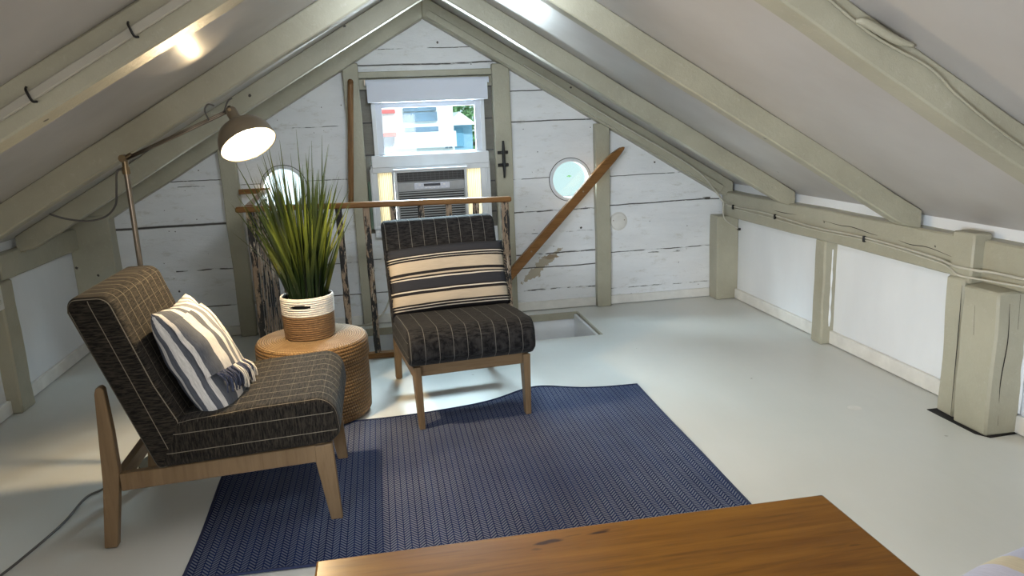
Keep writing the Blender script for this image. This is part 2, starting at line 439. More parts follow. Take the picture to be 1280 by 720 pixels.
# floor with the stair opening
OX0, OX1, OY0, OY1 = -.76, 1.46, 4.93, 5.60
bm = bmesh.new()
for a in ((XL - .1, XR + .1, YF, OY0), (XL - .1, OX0, OY0, YB + .1), (OX1, XR + .1, OY0, YB + .1), (OX0, OX1, OY1, YB + .1)):
    bx(a[0], a[1], a[2], a[3], -.035, 0, 0, bm)
bmesh.ops.remove_doubles(bm, verts=bm.verts[:], dist=.0001)
struct('floor', bm, M['floor'])
# stairwell lining
bm = bx(OX0 - .03, OX1 + .03, OY1, OY1 + .03, -1.6, -.035); bx(OX0 - .03, OX1 + .03, OY0 - .03, OY0, -1.6, -.035, 0, bm)
bx(OX1, OX1 + .03, OY0, OY1, -1.6, -.035, 0, bm); bx(OX0 - .03, OX0, OY0, OY1, -1.6, -.035, 0, bm); bx(OX0, OX1, OY0, OY1, -1.63, -1.6, 0, bm)
struct('wall_stairwell', bm, M['panel'])
bm = bx(OX0, OX1, OY1 - .012, OY1 + .004, -.05, .004, .002); bx(OX1 - .012, OX1 + .004, OY0, OY1, -.05, .004, .002, bm)
trim(bm)

def curve_plate(name, loops, y, depth, m):
    cu = bpy.data.curves.new('c', 'CURVE'); cu.dimensions = '2D'; cu.fill_mode = 'BOTH'; cu.extrude = depth / 2
    for lp in loops:
        s = cu.splines.new('POLY'); s.points.add(len(lp) - 1); s.use_cyclic_u = True
        for q, p in zip(s.points, lp): q.co = (p[0], p[1], 0, 1)
    ob = bpy.data.objects.new('c', cu); C.objects.link(ob)
    dg = bpy.context.evaluated_depsgraph_get(); me = bpy.data.meshes.new_from_object(ob.evaluated_get(dg))
    bpy.data.objects.remove(ob)
    for v in me.vertices: v.co = (v.co.x, y + depth / 2 + v.co.z, v.co.y)
    me.materials.clear(); me.materials.append(m)
    o = bpy.data.objects.new(name, me); C.objects.link(o); return o
circ = lambda cx, cz, r, n=48: [(cx + r * math.cos(2 * PI * k / n), cz + r * math.sin(2 * PI * k / n)) for k in range(n)]
rect = lambda a, b, c, d: [(a, c), (b, c), (b, d), (a, d)]
PR = (1.462, 1.022, .152); PL = (-.682, 1.075, .150)
WX0, WX1, WZ0, WZ1 = .004, .792, .735, 1.73
outline = [(XL - .1, -.3), (XR + .1, -.3), (XR + .1, roofz(XR + .1) + DP + .02), (RX, RZ + DP + .02), (XL - .1, roofz(XL - .1) + DP + .02)]
o = curve_plate('wall_back', [outline, circ(*PR), circ(*PL), rect(WX0, WX1, WZ0, WZ1)], YB, .05, M['boards']); o['kind'] = 'structure'
# side walls, rear wall
struct('wall_right', bx(XR, XR + .08, YF, YB, -.03, roofz(XR) + DP), M['panel'])
struct('wall_left', bx(XL - .08, XL, YF, YB, -.03, roofz(XL) + DP), M['panel'])
struct('wall_front', prism([(XL - .08, 0), (XR + .08, 0), (XR + .08, roofz(XR) + DP), (RX, RZ + DP), (XL - .08, roofz(XL) + DP)], 1, YF - .06, YF), M['panel'])
# ceiling boards following both slopes
t_ = .03
xr, xl = XR + .1, XL - .1
bm = prism([(RX, RZ + DP), (xr, roofz(xr) + DP), (xr, roofz(xr) + DP + t_), (RX, RZ + DP + t_), (xl, roofz(xl) + DP + t_), (xl, roofz(xl) + DP)], 1, YF - .06, YB + .05)
struct('ceiling', bm, M['ceil'])

# rafters: each one a timber of the setting
def rafter(side, y0, y1, drop=0.0, xend=None, seed=0):
    s = 1 if side == 'R' else -1
    x0 = RX; x1 = xend if xend is not None else (2.76 if s > 0 else -2.10)
    zz = lambda x, o: roofz(x) + o
    # outline in x,z ; bird-mouth level cut where it meets the plate
    pts = [(x0, RZ + DP), (x0, RZ - drop), (x1 - s * .10, zz(x1 - s * .10, -drop)), (x1, zz(x1, -drop) + .03), (x1, zz(x1, DP))]
    bm = prism(pts, 1, y0, y1, .006)
    cutlong(bm, 14, 0); wobble(bm, .007, 2.3 + seed * .1)
    return trim(bm, smooth=True, angle=40)
for sd in ('R', 'L'):
    rafter(sd, 5.64, 5.755, .02 if sd == 'R' else .03, seed=1)
rafter('R', 4.71, 4.80, seed=2); rafter('R', 3.46, 3.55, xend=2.74, seed=3); rafter('R', 2.08, 2.19, seed=4)
rafter('L', 4.78, 4.87, seed=5); rafter('L', 3.58, 3.68, seed=6); rafter('L', 2.15, 2.27, seed=7)
for y in (.85, -.4, -1.6):
    rafter('R', y, y + .1); rafter('L', y, y + .1)
# thin board nailed along the back right rafter
bm = beam((RX + .03, 5.625, RZ - .0), (2.66, 5.625, roofz(2.66) + .02), .03, .05, bev=.003); cutlong(bm, 10, 0); wobble(bm, .006, 3); trim(bm)
# ridge strip
trim(bx(RX - .02, RX + .02, YF, YB, RZ + DP - .05, RZ + DP, .003), M['ceil'])
# wall plates
def timberbox(a, n=8, ax=1, amp=.006, sc=2.2, bev=.008):
    bm = bx(*a, bev); cutlong(bm, n, ax); wobble(bm, amp, sc); return bm
trim(timberbox((2.71, 2.86, YF, 5.72, .672, .868), 24), smooth=True, angle=40)
trim(timberbox((-2.20, -2.08, 4.52, 5.72, .735, .885), 10), smooth=True, angle=40)
trim(timberbox((-2.20, -2.085, YF, 4.51, .70, .85), 20), smooth=True, angle=40)
trim(timberbox((2.655, 2.75, 3.005, 3.14, .665, .90), 3, 2, .004), smooth=True, angle=40)
# studs of the back wall
def stud(x0, x1, z0, z1, y0=5.69, lean=0.0):
    bm = bx(x0, x1, y0, YB + .001, z0, z1, .006); cutlong(bm, 10, 2); wobble(bm, .005, 3)
    for v in bm.verts: v.co.x += lean * (v.co.z - .9)
    return trim(bm, smooth=True, angle=40)
stud(-1.10, -.985, 0, 1.40, lean=-.01); stud(-.195, -.085, 0, 1.93); stud(.875, 1.005, 0, 1.90); stud(1.650, 1.765, 0, 1.44)
stud(2.62, 2.80, 0, .68, 5.60); stud(-2.13, -1.86, 0, .96, 5.62)
# headers above the window
trim(bx(-.09, .88, 5.70, YB, 1.825, 1.868, .005)); trim(bx(-.09, .88, 5.715, YB, 1.745, 1.82, .005))
# posts of the side walls
def post(a, amp=.006): trim(timberbox(a, 10, 2, amp, 5, .01), smooth=True, angle=40)
post((2.715, 2.81, 4.27, 4.385, 0, .68)); post((2.645, 2.81, 3.03, 3.14, 0, .69)); post((2.625, 2.79, 2.80, 3.005, 0, .672), .008)
post((-2.14, -2.055, 4.41, 4.57, 0, .74)); post((2.70, 2.81, 1.4, 1.5, 0, .68)); post((-2.14, -2.06, 2.7, 2.85, 0, .71))
# dark gap in the floor under the double post
trim(prism([(2.605, 3.15), (2.608, 2.84), (2.64, 2.785), (2.80, 2.792), (2.80, 3.15)], 2, .0005, .003), M['dark'])
# long drying cracks in the right plate
for P0 in ([(4.30, .802), (4.12, .795), (4.0, .800), (3.8, .785), (3.72, .790)], [(3.66, .792), (3.5, .775), (3.36, .78), (3.16, .755)], [(4.9, .80), (4.78, .797), (4.6, .803)]):
    trim(tube([(2.711, y, z) for y, z in P0], .0018, 6, taper=lambda t: .3 + math.sin(PI * t)), M['dark'])
def smear(path, r, sd, m):
    return trim(tube(path, r, 8, taper=lambda t: .35 + .9 * abs(noise.noise(Vector((t * 4, sd, 0))))), m)
smear([(2.77, 4.268, z / 20 * .5 + .12) for z in range(21)], .010, 1, M['panel'])
smear([(2.785, 2.797, z / 20 * .55 + .10) for z in range(21)], .017, 2, M['panel'])
for P0 in ([(2.627, 3.02, .66), (2.626, 3.015, .4), (2.628, 3.018, .02)], [(2.624, 2.93, .60), (2.623, 2.92, .45)], [(2.68, 2.798, .62), (2.69, 2.798, .45), (2.675, 2.798, .25), (2.685, 2.798, .05)], [(2.73, 2.798, .66), (2.735, 2.798, .5)]):
    trim(tube(P0, .0017, 6, taper=lambda t: .3 + math.sin(PI * t)), M['dark'])
# skirtings
def skirt(name, a): struct(name, bx(*a[:4], a[4] + .006, a[5], .004), M['skirt'])
skirt('baseboard_right', (2.775, 2.80, 4.385, 5.60, 0, .085)); skirt('baseboard_right', (2.775, 2.80, 3.14, 4.27, 0, .09)); skirt('baseboard_right', (2.775, 2.80, YF, 2.80, 0, .09))
skirt('baseboard_left', (-2.13, -2.105, 4.57, 5.62, 0, .085)); skirt('baseboard_left', (-2.13, -2.105, YF, 4.41, 0, .085))
for a, b in ((-1.86, -1.10), (-.985, -.195), (-.085, .875), (1.005, 1.65), (1.765, 2.62)):
    skirt('baseboard_back', (a, b, 5.73, YB, 0, .075))

# ------------------------------------------------------------------ windows
w = bpy.data.objects.new('window_1', None); C.objects.link(w); w.location = (.39, YB, WZ0); w['kind'] = 'structure'
def sub(name, bm, m, parent, **kw):
    o = link(name, bm, m, parent, **kw)
    o.matrix_parent_inverse = parent.matrix_basis.inverted(); return o
def upd(): bpy.context.view_layer.update()
def frame(x0, x1, z0, z1, y0, y1, w_, wb=None, wt=None):
    wb = wb or w_; wt = wt or w_
    bm = bx(x0, x0 + w_, y0, y1, z0, z1, .003); bx(x1 - w_, x1, y0, y1, z0, z1, .003, bm)
    bx(x0 + w_, x1 - w_, y0, y1, z0, z0 + wb, .003, bm); bx(x0 + w_, x1 - w_, y0, y1, z1 - wt, z1, .003, bm); return bm
bm = frame(-.015, .81, 1.25, 1.79, 5.705, 5.76, .03, .03, .04); join(bm, frame(-.052, .832, .70, 1.20, 5.705, 5.76, .045, .05, .03)); bx(-.052, .832, 5.69, 5.76, .672, .70, .004, bm); sub('frame', bm, M['sash'], w)
sub('upper_sash', frame(.012, .785, 1.245, 1.75, 5.712, 5.748, .048, .04, .14), M['white'], w)
sub('meeting_rail', bx(-.042, .825, 5.675, 5.72, 1.185, 1.275, .006), M['sash'], w)
sub('lower_rail', bx(-.042, .825, 5.68, 5.72, 1.150, 1.190, .004), M['sash'], w)
sub('pane', bx(.045, .74, 5.729, 5.734, 1.28, 1.62), M['glass'], w)
def porthole(i, P_):
    e = bpy.data.objects.new('window_%d' % i, None); C.objects.link(e); e.location = (P_[0], YB, P_[1]); e['kind'] = 'structure'
    R = Matrix.Rotation(PI / 2, 4, 'X')
    r = P_[2]
    bm = lathe([(r - .012, 0), (r + .012, 0), (r + .012, .008), (r - .004, .016), (r - .012, .014), (r - .012, 0)], 56, None, R)
    lathe([(r, -.055), (r - .012, -.055), (r - .012, .0), (r, .0)], 56, bm, R) if 0 else None
    link('ring', bm, M['sash'], e, smooth=True, angle=40)
    bm = bmesh.new()
    t = lathe([(r - .001, 0), (r - .014, 0), (r - .014, -.055), (r - .001, -.055)], 56, None, R); join(bm, t)
    link('shadow_ring', lathe([(r + .010, -.001), (r + .010, .004), (r + .0165, .003), (r + .0165, -.001)], 56, None, R), M['dark'], e, smooth=True, angle=40)  # dark ring added as the shadow line around the porthole rim
    link('liner', bm, M['sash'], e, smooth=True, angle=40)
    link('pane', lathe([(0, -.045), (r - .012, -.045), (r - .012, -.049), (0, -.049)], 48, None, R), M['glass'], e)
porthole(2, PR); porthole(3, PL)

# roller blind
bl = thing('roller_blind', 'white fabric roller blind pulled just below its tube above the window', 'blind', (.40, 5.66, 1.79))
cyl = tube([(-.44, 0, 0), (.445, 0, -.003)], .021, 16, smooth=False); link('roller_tube', cyl, M['blind'], bl, smooth=True, angle=50)
bm = bx(-.435, .43, -.024, -.021, -.135, -.004, .0008); link('blind_fabric', bm, M['blind'], bl)
link('bottom_bar', tube([(-.433, -.022, -.137), (.428, -.022, -.137)], .005, 8, smooth=False), M['white'], bl)
for s in (-1, 1): link('bracket', bx(s * .447 - .004, s * .447 + .004, -.022, .03, -.022, .022, .002), M['steel'], bl)

# air conditioner
ac = thing('air_conditioner', 'silver and white window air conditioner under the sash with pleated side panels', 'air conditioner', (.375, 5.56, .735))
L = lambda n, a, m, b=.003, p=ac: link(n, bx(*a, b), m, p)
bm = frame(-.262, .262, 0, .435, 0, .19, .018); bx(-.245, .245, .03, .45, .01, .42, .004, bm)
link('casing', bm, M['acw'], ac)
L('front_panel', (-.244, .244, .004, .03, .018, .345), M['acs'])
v = link('air_vent', bx(-.244, .244, .012, .03, .352, .417, .002), M['acd'], ac)
bm = bmesh.new()
for k in range(3): bx(-.24, .24, .006, .012, .362 + k * .018, .3645 + k * .018, 0, bm)
for k in range(15): 
    x = -.225 + k * .032; t = bx(x, x + .003, .008, .014, .355, .412); join(bm, t)
link('vane', bm, plain('grey_vanes', (.07, .075, .08), .4), v)
bm = bx(-.125, .132, -.002, .006, .290, .338, .006, None, 2); cp = link('control_panel', bm, M['acl'], ac)
link('display', bx(-.055, .065, -.0035, -.001, .313, .331, .001), M['lcd'], cp)
bm = bmesh.new()
for x in (-.10, -.07, -.04, -.01, .02, .05, .08, .11): bx(x - .006, x + .006, -.0035, -.001, .297, .303, .001, bm)
for x in (-.085, .092): bx(x - .008, x + .008, -.0035, -.001, .316, .328, .001, bm)
link('button', bm, M['button'], cp)
bm = bmesh.new()
for k in range(15): bx(-.236, .236, -.001, .005, .027 + k * .0172, .034 + k * .0172, .0015, bm)
link('louvre', bm, plain('grey_louvres', (.42, .43, .44), .4), ac)
bm = bx(-.236, .236, .002, .0035, .022, .28); link('louvre_backing', bm, M['acd'], ac)
L('top_lip', (-.268, .268, -.012, .03, .430, .442), M['acw'])
for s in (-1, 1):
    a = sorted((s * .264, s * .385))
    n = 40; bm = bmesh.new(); pv = None
    for k in range(n + 1):
        x = a[0] + (a[1] - a[0]) * k / n; y = .145 + (.012 if k % 2 else 0)
        q = (bm.verts.new((x, y, .02)), bm.verts.new((x, y, .42)))
        if pv: bm.faces.new((pv[0], q[0], q[1], pv[1]))
        pv = q
    sp = link('side_panel', bm, M['accord'], ac)
    e0, e1 = (a[0] - .05, a[0] + .004) if s < 0 else (a[1] - .004, a[1] + .05)
    link('edge_strip', bx(e0, e1, .13, .165, 0, .44, .003), M['sash'], sp)
    link('panel_frame', frame(a[0] - (.045 if s < 0 else 0), a[1] + (.045 if s > 0 else 0), 0, .445, .125, .17, .014 if s > 0 else .014, .02, .02) , M['sash'], sp)

# cleat, junction cover, outlet, green stick, pole
cl = thing('rope_cleat', 'black iron cleat screwed upright to the stud right of the window', 'cleat', (.93, 5.685, 1.207))
link('horn', tube([(0, -.042, -.136), (0, -.046, -.07), (0, -.040, 0), (0, -.046, .07), (0, -.042, .136)], .0105, 8, taper=lambda t: .75 + .5 * math.sin(PI * t)), M['black'], cl, smooth=True)
for z in (-.043, .050):
    bm = bx(-.041, .041, -.012, 0, z - .012, z + .012, .004); tube([(0, -.008, z), (0, -.042, z)], .011, 8, bm, False)
    link('foot', bm, M['black'], cl)
cv = thing('round_cover_plate', 'round blank junction cover screwed on white boards near the right corner', 'cover plate', (1.848, 5.748, .672))
link('disc', lathe([(0, .010), (.060, .010), (.066, .006), (.068, 0), (.072, 0), (.074, -.002)], 40, None, Matrix.Rotation(PI / 2, 4, 'X')), M['skirt'], cv, smooth=True, angle=40)
for s in (-1, 1): link('screw', lathe([(0, .013), (.004, .012), (.005, .009)], 10, None, Matrix.Translation((s * .045, 0, .01)) @ Matrix.Rotation(PI / 2, 4, 'X')), M['steel'], cv)
ot = thing('wall_outlet', 'white electrical outlet on a grey box at the left wall post', 'outlet', (-2.055, 4.36, .67))
link('box', bx(-.055, -.001, -.035, .05, -.055, .055, .004), plain('grey_metal_box', (.20, .21, .21), .5, .4), ot)
link('plate', bx(-.001, .006, -.045, .055, -.066, .066, .003), M['plate'], ot)
for z in (-.02, .02): link('socket', bx(.005, .008, -.012, .022, z - .013, z + .013, .004), M['plastic'], ot)
tag(link('green_batten', timberbox((-.082, -.058, 5.70, 5.745, .735, 1.09), 3, 2, .002), M['green']), 'short green painted batten standing left of the air conditioner', 'batten')
bm = tube([(-.214, 5.655, .94), (-.20, 5.655, 1.1), (-.16, 5.655, 1.6), (-.143, 5.655, 1.80)], .021, 14)
bmesh.ops.create_uvsphere(bm, u_segments=14, v_segments=8, radius=.021, matrix=Matrix.Translation((-.143, 5.655, 1.80)))
tag(link('wooden_pole', bm, M['pole'], smooth=True), 'dark varnished round wooden pole upright beside the window', 'pole')

# ------------------------------------------------------------------ stair railing
rl = thing('stair_railing', 'guard rail with brown handrail and peeling balusters around the stair opening', 'railing', (-.80, 4.87, 0))
def Lw(name, bm, m, parent=rl, **kw): 
    o = link(name, bm, m, None, **kw); o.parent = parent; o.matrix_parent_inverse = Matrix.Translation(-Vector(parent.location)); return o
hr = lambda x: 1.025 - (x + .86) * .0195
bm = beam((-.875, 4.86, hr(-.875)), (.835, 4.86, hr(.835)), .065, .034, bev=.008); cutlong(bm, 12, 0); wobble(bm, .003, 3); Lw('handrail', bm, M['rail'])
bm = beam((-.80, 4.89, 1.03), (-.80, 5.69, 1.065), .06, .03, bev=.006); Lw('side_handrail', bm, M['rail'])
Lw('ledger', bx(-.985, -.77, 5.655, 5.69, 1.052, 1.088, .004), M['rail'])
Lw('base_rail', bx(-.80, .80, 4.84, 4.90, 0, .035, .004), M['rail'])
def baluster(x, y, ztop, wx=.04, wy=.035, z0=0.0, rd=0):
    bm = bx(x - wx / 2, x + wx / 2, y - wy / 2, y + wy / 2, z0, ztop, .006); cutlong(bm, 22, 2); wobble(bm, .005, 11)
    return Lw('baluster', bm, M['peel'], smooth=True, angle=35)
for x in (-.80, -.62, -.45, -.262, -.092, .075, .25, .43, .605, .795): baluster(x, 4.868, hr(x) - .015, .040 if x < .7 else .05, .036, .03 if x > -.79 and x < .7 else 0)
for k in range(8): baluster(-.80, 4.97 + k * .098, 1.02 + k * .004, .045, .05)
# the sloping stair handrail
p0 = Vector((1.83, 5.60, 1.265)); p1 = Vector((.42, 5.60, -.20))
d = (p1 - p0).normalized(); n = Vector((-d.z, 0, d.x))
if n.z > 0: n = -n
pts = []
L_ = (p1 - p0).length
prof = [(-.01, .018), (.02, -.004), (.10, -.024), (.2, -.032), (L_, -.032), (L_, .034), (.12, .036), (.05, .033), (.0, .026)]
pts = [(p0.x + d.x * a + n.x * b, p0.z + d.z * a + n.z * b) for a, b in prof]
hd = thing('stair_handrail', 'sloping brown wooden handrail descending across the stud below the right porthole', 'handrail', (1.1, 5.60, .5))
bm = prism(pts, 1, 5.575, 5.625, .006); Lw('rail', bm, M['rail'], hd)
for a in (.45, 1.05, 1.5):
    q = p0 + d * a; Lw('bracket', tube([(q.x, 5.62, q.z), (q.x, 5.745 if q.x < 1.6 or q.x > 1.78 else 5.69, q.z - .02)], .008, 8, smooth=False), M['brass'], hd)
    Lw('screw', lathe([(0, .003), (.006, .002), (.006, 0)], 10, None, Matrix.Translation((q.x, 5.575, q.z)) @ Matrix.Rotation(PI / 2, 4, 'X')), M['steel'], hd)
# stairs
st = thing('staircase', 'white painted steep stairs descending inside the floor opening', 'stairs', (.5, 5.27, -1.6))
for k in range(6):
    z = -.26 * (k + 1) + .02; x = 1.26 - .30 * k
    Lw('tread', bx(x - .13, x + .19, OY0 + .02, OY1 - .02, z - .03, z, .006), M['skirt'], st)
    Lw('riser', bx(x + .165, x + .185, OY0 + .02, OY1 - .02, z, z + .23, .002), M['panel'], st)
bm = tube([(-.74, 5.52, .012), (-.36, 5.68, .012), (-.28, 5.64, .02), (-.137, 5.60, .045), (-.03, 5.66, .12), (.045, 5.71, .30), (.07, 5.72, .5)], .007, 8)
tag(link('white_wire', bm, M['wire'], smooth=True), 'pale wire looping up the back wall behind the stair railing', 'wire')

# ------------------------------------------------------------------ cables
def staple(p, ax, r=.012, m=None):
    p = Vector(p); bm = tube([p + Vector(ax) * -r, p + Vector((0, 0, 0)) + Vector((0, -.006, 0)) if abs(ax[1]) < .5 else p + Vector((-.006, 0, 0)), p + Vector(ax) * r], .0035, 6, smooth=False); return bm
cb = thing('wall_cable', 'cream cable clipped along the plate on top of the right wall', 'cable', (2.70, 4.0, .74))
pth = [(1.10, 5.60, roofz(1.10) + .055), (1.8, 5.60, roofz(1.8) + .045), (2.4, 5.60, roofz(2.4) + .045), (2.60, 5.60, .875), (2.655, 5.59, .80), (2.70, 5.56, .765), (2.703, 5.0, .772), (2.70, 4.4, .752), (2.70, 3.8, .76), (2.695, 3.3, .742), (2.66, 3.15, .738), (2.645, 3.07, .738), (2.66, 2.97, .738), (2.695, 2.85, .738), (2.70, 2.2, .74), (2.70, 1.0, .75)]
Lw('cord', tube(pth, .0065, 8), M['wire'], cb, smooth=True)
Lw('second_cord', tube([(2.702, 5.50, .752), (2.702, 4.9, .745), (2.70, 4.4, .735), (2.70, 3.8, .745), (2.695, 3.3, .725), (2.66, 3.15, .72), (2.645, 3.07, .70), (2.66, 2.97, .70), (2.695, 2.6, .715)], .005, 8), M['wire'], cb, smooth=True)
Lw('branch_cord', tube([(2.66, 5.585, .79), (2.655, 5.585, .72), (2.67, 5.585, .66), (2.73, 5.585, .61), (2.785, 5.57, .575)], .0055, 8), M['wire'], cb, smooth=True)
for p in ((2.70, 5.50, .765), (2.70, 4.86, .765), (2.70, 3.86, .755)):
    Lw('clip', bx(p[0] - .012, p[0] + .004, p[1] - .008, p[1] + .008, p[2] - .022, p[2] + .014, .003), M['black'], cb)
Lw('clip', bx(2.775, 2.795, 5.555, 5.585, .565, .582, .003), M['black'], cb)
# conduit strip on the near left rafter
cd = thing('ceiling_conduit', 'flat cream conduit stapled to the side of the near left rafter', 'conduit', (-.7, 2.14, 1.7))
Lw('strip', beam((-1.5, 2.138, roofz(-1.5) + .062), (.25, 2.138, roofz(.25) + .062), .014, .024, bev=.003), plain('cream_conduit_paint', (.42, .40, .34), .45), cd)
for x in (-.842, -.582, -.2, -1.15):
    z = roofz(x) + .062
    Lw('staple', tube([(x - .006, 2.135, z + .022), (x - .004, 2.126, z + .014), (x + .006, 2.126, z - .012), (x + .014, 2.135, z - .014)], .0032, 6), M['black'], cd)
bm = tube([(1.20, 2.07, 1.86), (1.42, 2.065, roofz(1.42) + .072), (1.62, 2.065, roofz(1.62) + .092), (1.72, 2.065, roofz(1.72) + .07), (1.9, 2.065, roofz(1.9) + .055), (2.2, 2.068, roofz(2.2) + .055), (2.6, 2.07, roofz(2.6) + .05)], .0045, 6)
pw = thing('painted_wire', 'thin painted-over wire with a taped lump along the near right rafter', 'wire', (1.2, 2.07, 1.86))
Lw('wire', bm, M['timber'], pw, smooth=True)
bm = tube([(1.37, 2.06, roofz(1.37) + .075), (1.40, 2.055, roofz(1.4) + .086), (1.50, 2.055, roofz(1.5) + .098), (1.56, 2.06, roofz(1.56) + .118)], .012, 8, taper=lambda t: .5 + .6 * math.sin(PI * t))
Lw('tape', bm, M['timber'], pw, smooth=True)
fp = lathe([(0, .003), (.026, .003), (.030, .0008), (.034, .0008)], 24, None, Matrix.Translation((2.285, 3.265, 0)))
tag(link('floor_plug', fp, M['skirt'], smooth=True, angle=40), 'small round plug set in the pale floor near the right wall', 'plug')

# ------------------------------------------------------------------ chairs
def cushion(outline, x0, x1, bev, seg, side_uv, long_uv):
    bm = prism(outline, 0, x0, x1)
    sh = [e for e in bm.edges if abs(e.calc_face_angle(0)) > .9]
    bmesh.ops.bevel(bm, geom=sh, offset=bev, segments=seg, affect='EDGES', profile=.6)
    bmesh.ops.triangulate(bm, faces=[f for f in bm.faces if len(f.verts) > 4])
    l = bm.loops.layers.uv.verify(); bm.normal_update()
    for f in bm.faces:
        sd = abs(f.normal.x) > .72
        for lp in f.loops:
            c = lp.vert.co
            lp[l].uv = (side_uv(c) + .0705 * 60 if sd else c.x, long_uv(c))
    return bm
def arc(cx, cz, r, a0, a1, n=7): return [(cx + r * math.cos(math.radians(a0 + (a1 - a0) * k / n)), cz + r * math.sin(math.radians(a0 + (a1 - a0) * k / n))) for k in range(n + 1)]
def make_chair(name, label, loc, rz, fab):
    t = thing(name, label, 'chair', loc, rz)
    HW = .325
    # local: -y is the front of the chair; y = -(x_world + .67) of the left one
    seat = [(.10, .305), (-.418, .330)] + arc(-.395, .388, .062, 210, 180, 3) + arc(-.372, .432, .080, 176, 95, 8) + [(-.30, .507), (-.15, .500), (.08, .478), (.13, .470), (.205, .300)]
    bm = cushion(seat, -HW, HW, .032, 5, lambda c: c.z + .045 * c.y + .028, lambda c: c.y)
    link('seat', bm, fab, t, smooth=True, angle=60)
    ang = math.atan2(.219, .655)   # lean of the back
    HWb = .3215
    back = [(.205, .288), (.4235, .905)] + arc(.385, .920, .036, 10, 90, 6) + arc(.322, .900, .056, 95, 165, 7) + [(.17, .62), (.108, .480), (.085, .325)]
    bm = cushion(back, -HWb, HWb, .036, 5, lambda c: (c.y - .2) * math.cos(ang) - (c.z - .3) * math.sin(ang) + .035, lambda c: c.z)
    link('backrest', bm, fab, t, smooth=True, angle=60)
    fr = link('seat_frame', beam((-.285, -.375, .296), (.285, -.375, .296), .03, .062, bev=.003), M['oak_h'], t)
    for s in (-1, 1):
        xo = s * .30; xi = s * .262
        a, b = min(xo, xi), max(xo, xi)
        link('side_rail', prism([(-.36, .250), (.345, .220), (.345, .288), (-.36, .318)], 0, a + .003, b - .003, .003), M['oak'], t)
        rear = [(.389, 0), (.436, 0), (.4045, .262), (.383, .60), (.376, .622), (.360, .626), (.350, .615), (.343, .45), (.343, .286)]
        rl_ = prism(rear, 0, a, b, .005, None, 2); link('leg', rl_, M['oak'], t)
        fl_ = prism([(-.432, 0), (-.387, 0), (-.352, .249), (-.352, .316), (-.420, .322)], 0, a, b, .005, None, 2)
        for v in fl_.verts:
            k = max(0, 1 - v.co.z / .25); v.co.x -= s * .009 * k if abs(v.co.x) > .28 else -s * .0 
        link('leg', fl_, M['oak'], t)
    link('rear_rail', beam((-.27, .36, .25), (.27, .36, .25), .03, .06, bev=.003), M['oak_h'], t)
    for s in (-1, 1):
        pass
    return t
make_chair('slipper_chair', 'charcoal pinstripe slipper chair facing forward in front of the stair railing', (.352, 4.018, .006), math.radians(6), M['fab'])
make_chair('slipper_chair', 'charcoal pinstripe slipper chair at left, seen from its side', (-.67, 3.065, .004), PI / 2, M['fab2'])

# ------------------------------------------------------------------ pillows
def pillow_bm(w_, h_, t_, nx=28, ny=22, pinch=.05, wr=.008, sd=0, pw=2.4):
    bm = bmesh.new(); l = bm.loops.layers.uv.verify(); gr = {}
    for s in (1, -1):
        for i in range(nx + 1):
            for j in range(ny + 1):
                u = i / nx * 2 - 1; v = j / ny * 2 - 1
                if s < 0 and (abs(u) == 1 or abs(v) == 1): gr[(s, i, j)] = gr[(1, i, j)]; continue
                k = (1 - abs(u) ** pw) ** .5 * (1 - abs(v) ** pw) ** .5
                x = u * w_ / 2 * (1 - pinch * (1 - abs(v)) * abs(u)); z = v * h_ / 2 * (1 - pinch * (1 - abs(u)) * abs(v))
                nn = noise.noise(Vector((u * 2.3 + sd, v * 2.3, s * 3.1))) * wr * 2 * (k ** .5)
                gr[(s, i, j)] = bm.verts.new((x, s * (t_ / 2 * k + nn * .6), z))
        for i in range(nx):
            for j in range(ny):
                q = [gr[(s, i, j)], gr[(s, i + 1, j)], gr[(s, i + 1, j + 1)], gr[(s, i, j + 1)]]
                try: f = bm.faces.new(q)
                except ValueError: continue
                for lp, (a, b) in zip(f.loops, ((i, j), (i + 1, j), (i + 1, j + 1), (i, j + 1))): lp[l].uv = (a / nx, b / ny)
    return bm
def strands(n, fn, r, m, name, parent, sides=5):
    bm = bmesh.new()
    for k in range(n): tube(fn(k), r, sides, bm)
    o = link(name, bm, m, parent, smooth=True); o['kind'] = 'stuff'; return o
# long lumbar pillow on the back chair
pl = thing('lumbar_pillow', 'wide black and cream striped pillow leaning on the rear slipper chair', 'pillow', (.352, 4.018, .006), math.radians(6))
bm = pillow_bm(.665, .365, .10, 30, 22, .02, .006, 4, 6)
mt = Matrix.Translation((.004, .118, .645)) @ Matrix.Rotation(-.325, 4, 'X') @ Matrix.Rotation(-.012, 4, 'Y')
for v in bm.verts:
    v.co.z += .012 * math.cos(v.co.x * 5) * (1 if v.co.z > 0 else .4); v.co = mt @ v.co
link('cover', bm, M['serape'], pl, smooth=True)
rnd = random.Random(3)
def fr1(k):
    s = -1 if k % 4 else 1
    z = -.19 + .38 * rnd.random(); q = Vector((s * .325, rnd.uniform(-.015, .015), z))
    e = q + Vector((s * rnd.uniform(.004, .016), rnd.uniform(-.01, .01), -rnd.uniform(.012, .035)))
    return [mt @ q, mt @ ((q + e) / 2 + Vector((s * .006, 0, 0))), mt @ e]
strands(110, fr1, .0022, M['fringe_k'], 'fringe', pl)

# square pillow on the left chair
sp = thing('square_pillow', 'grey-blue and white striped pillow with fringe on the left slipper chair', 'pillow', (-.67, 3.065, .004), 0)
bm = pillow_bm(.49, .52, .19, 44, 32, .07, .016, 9, 2.6)
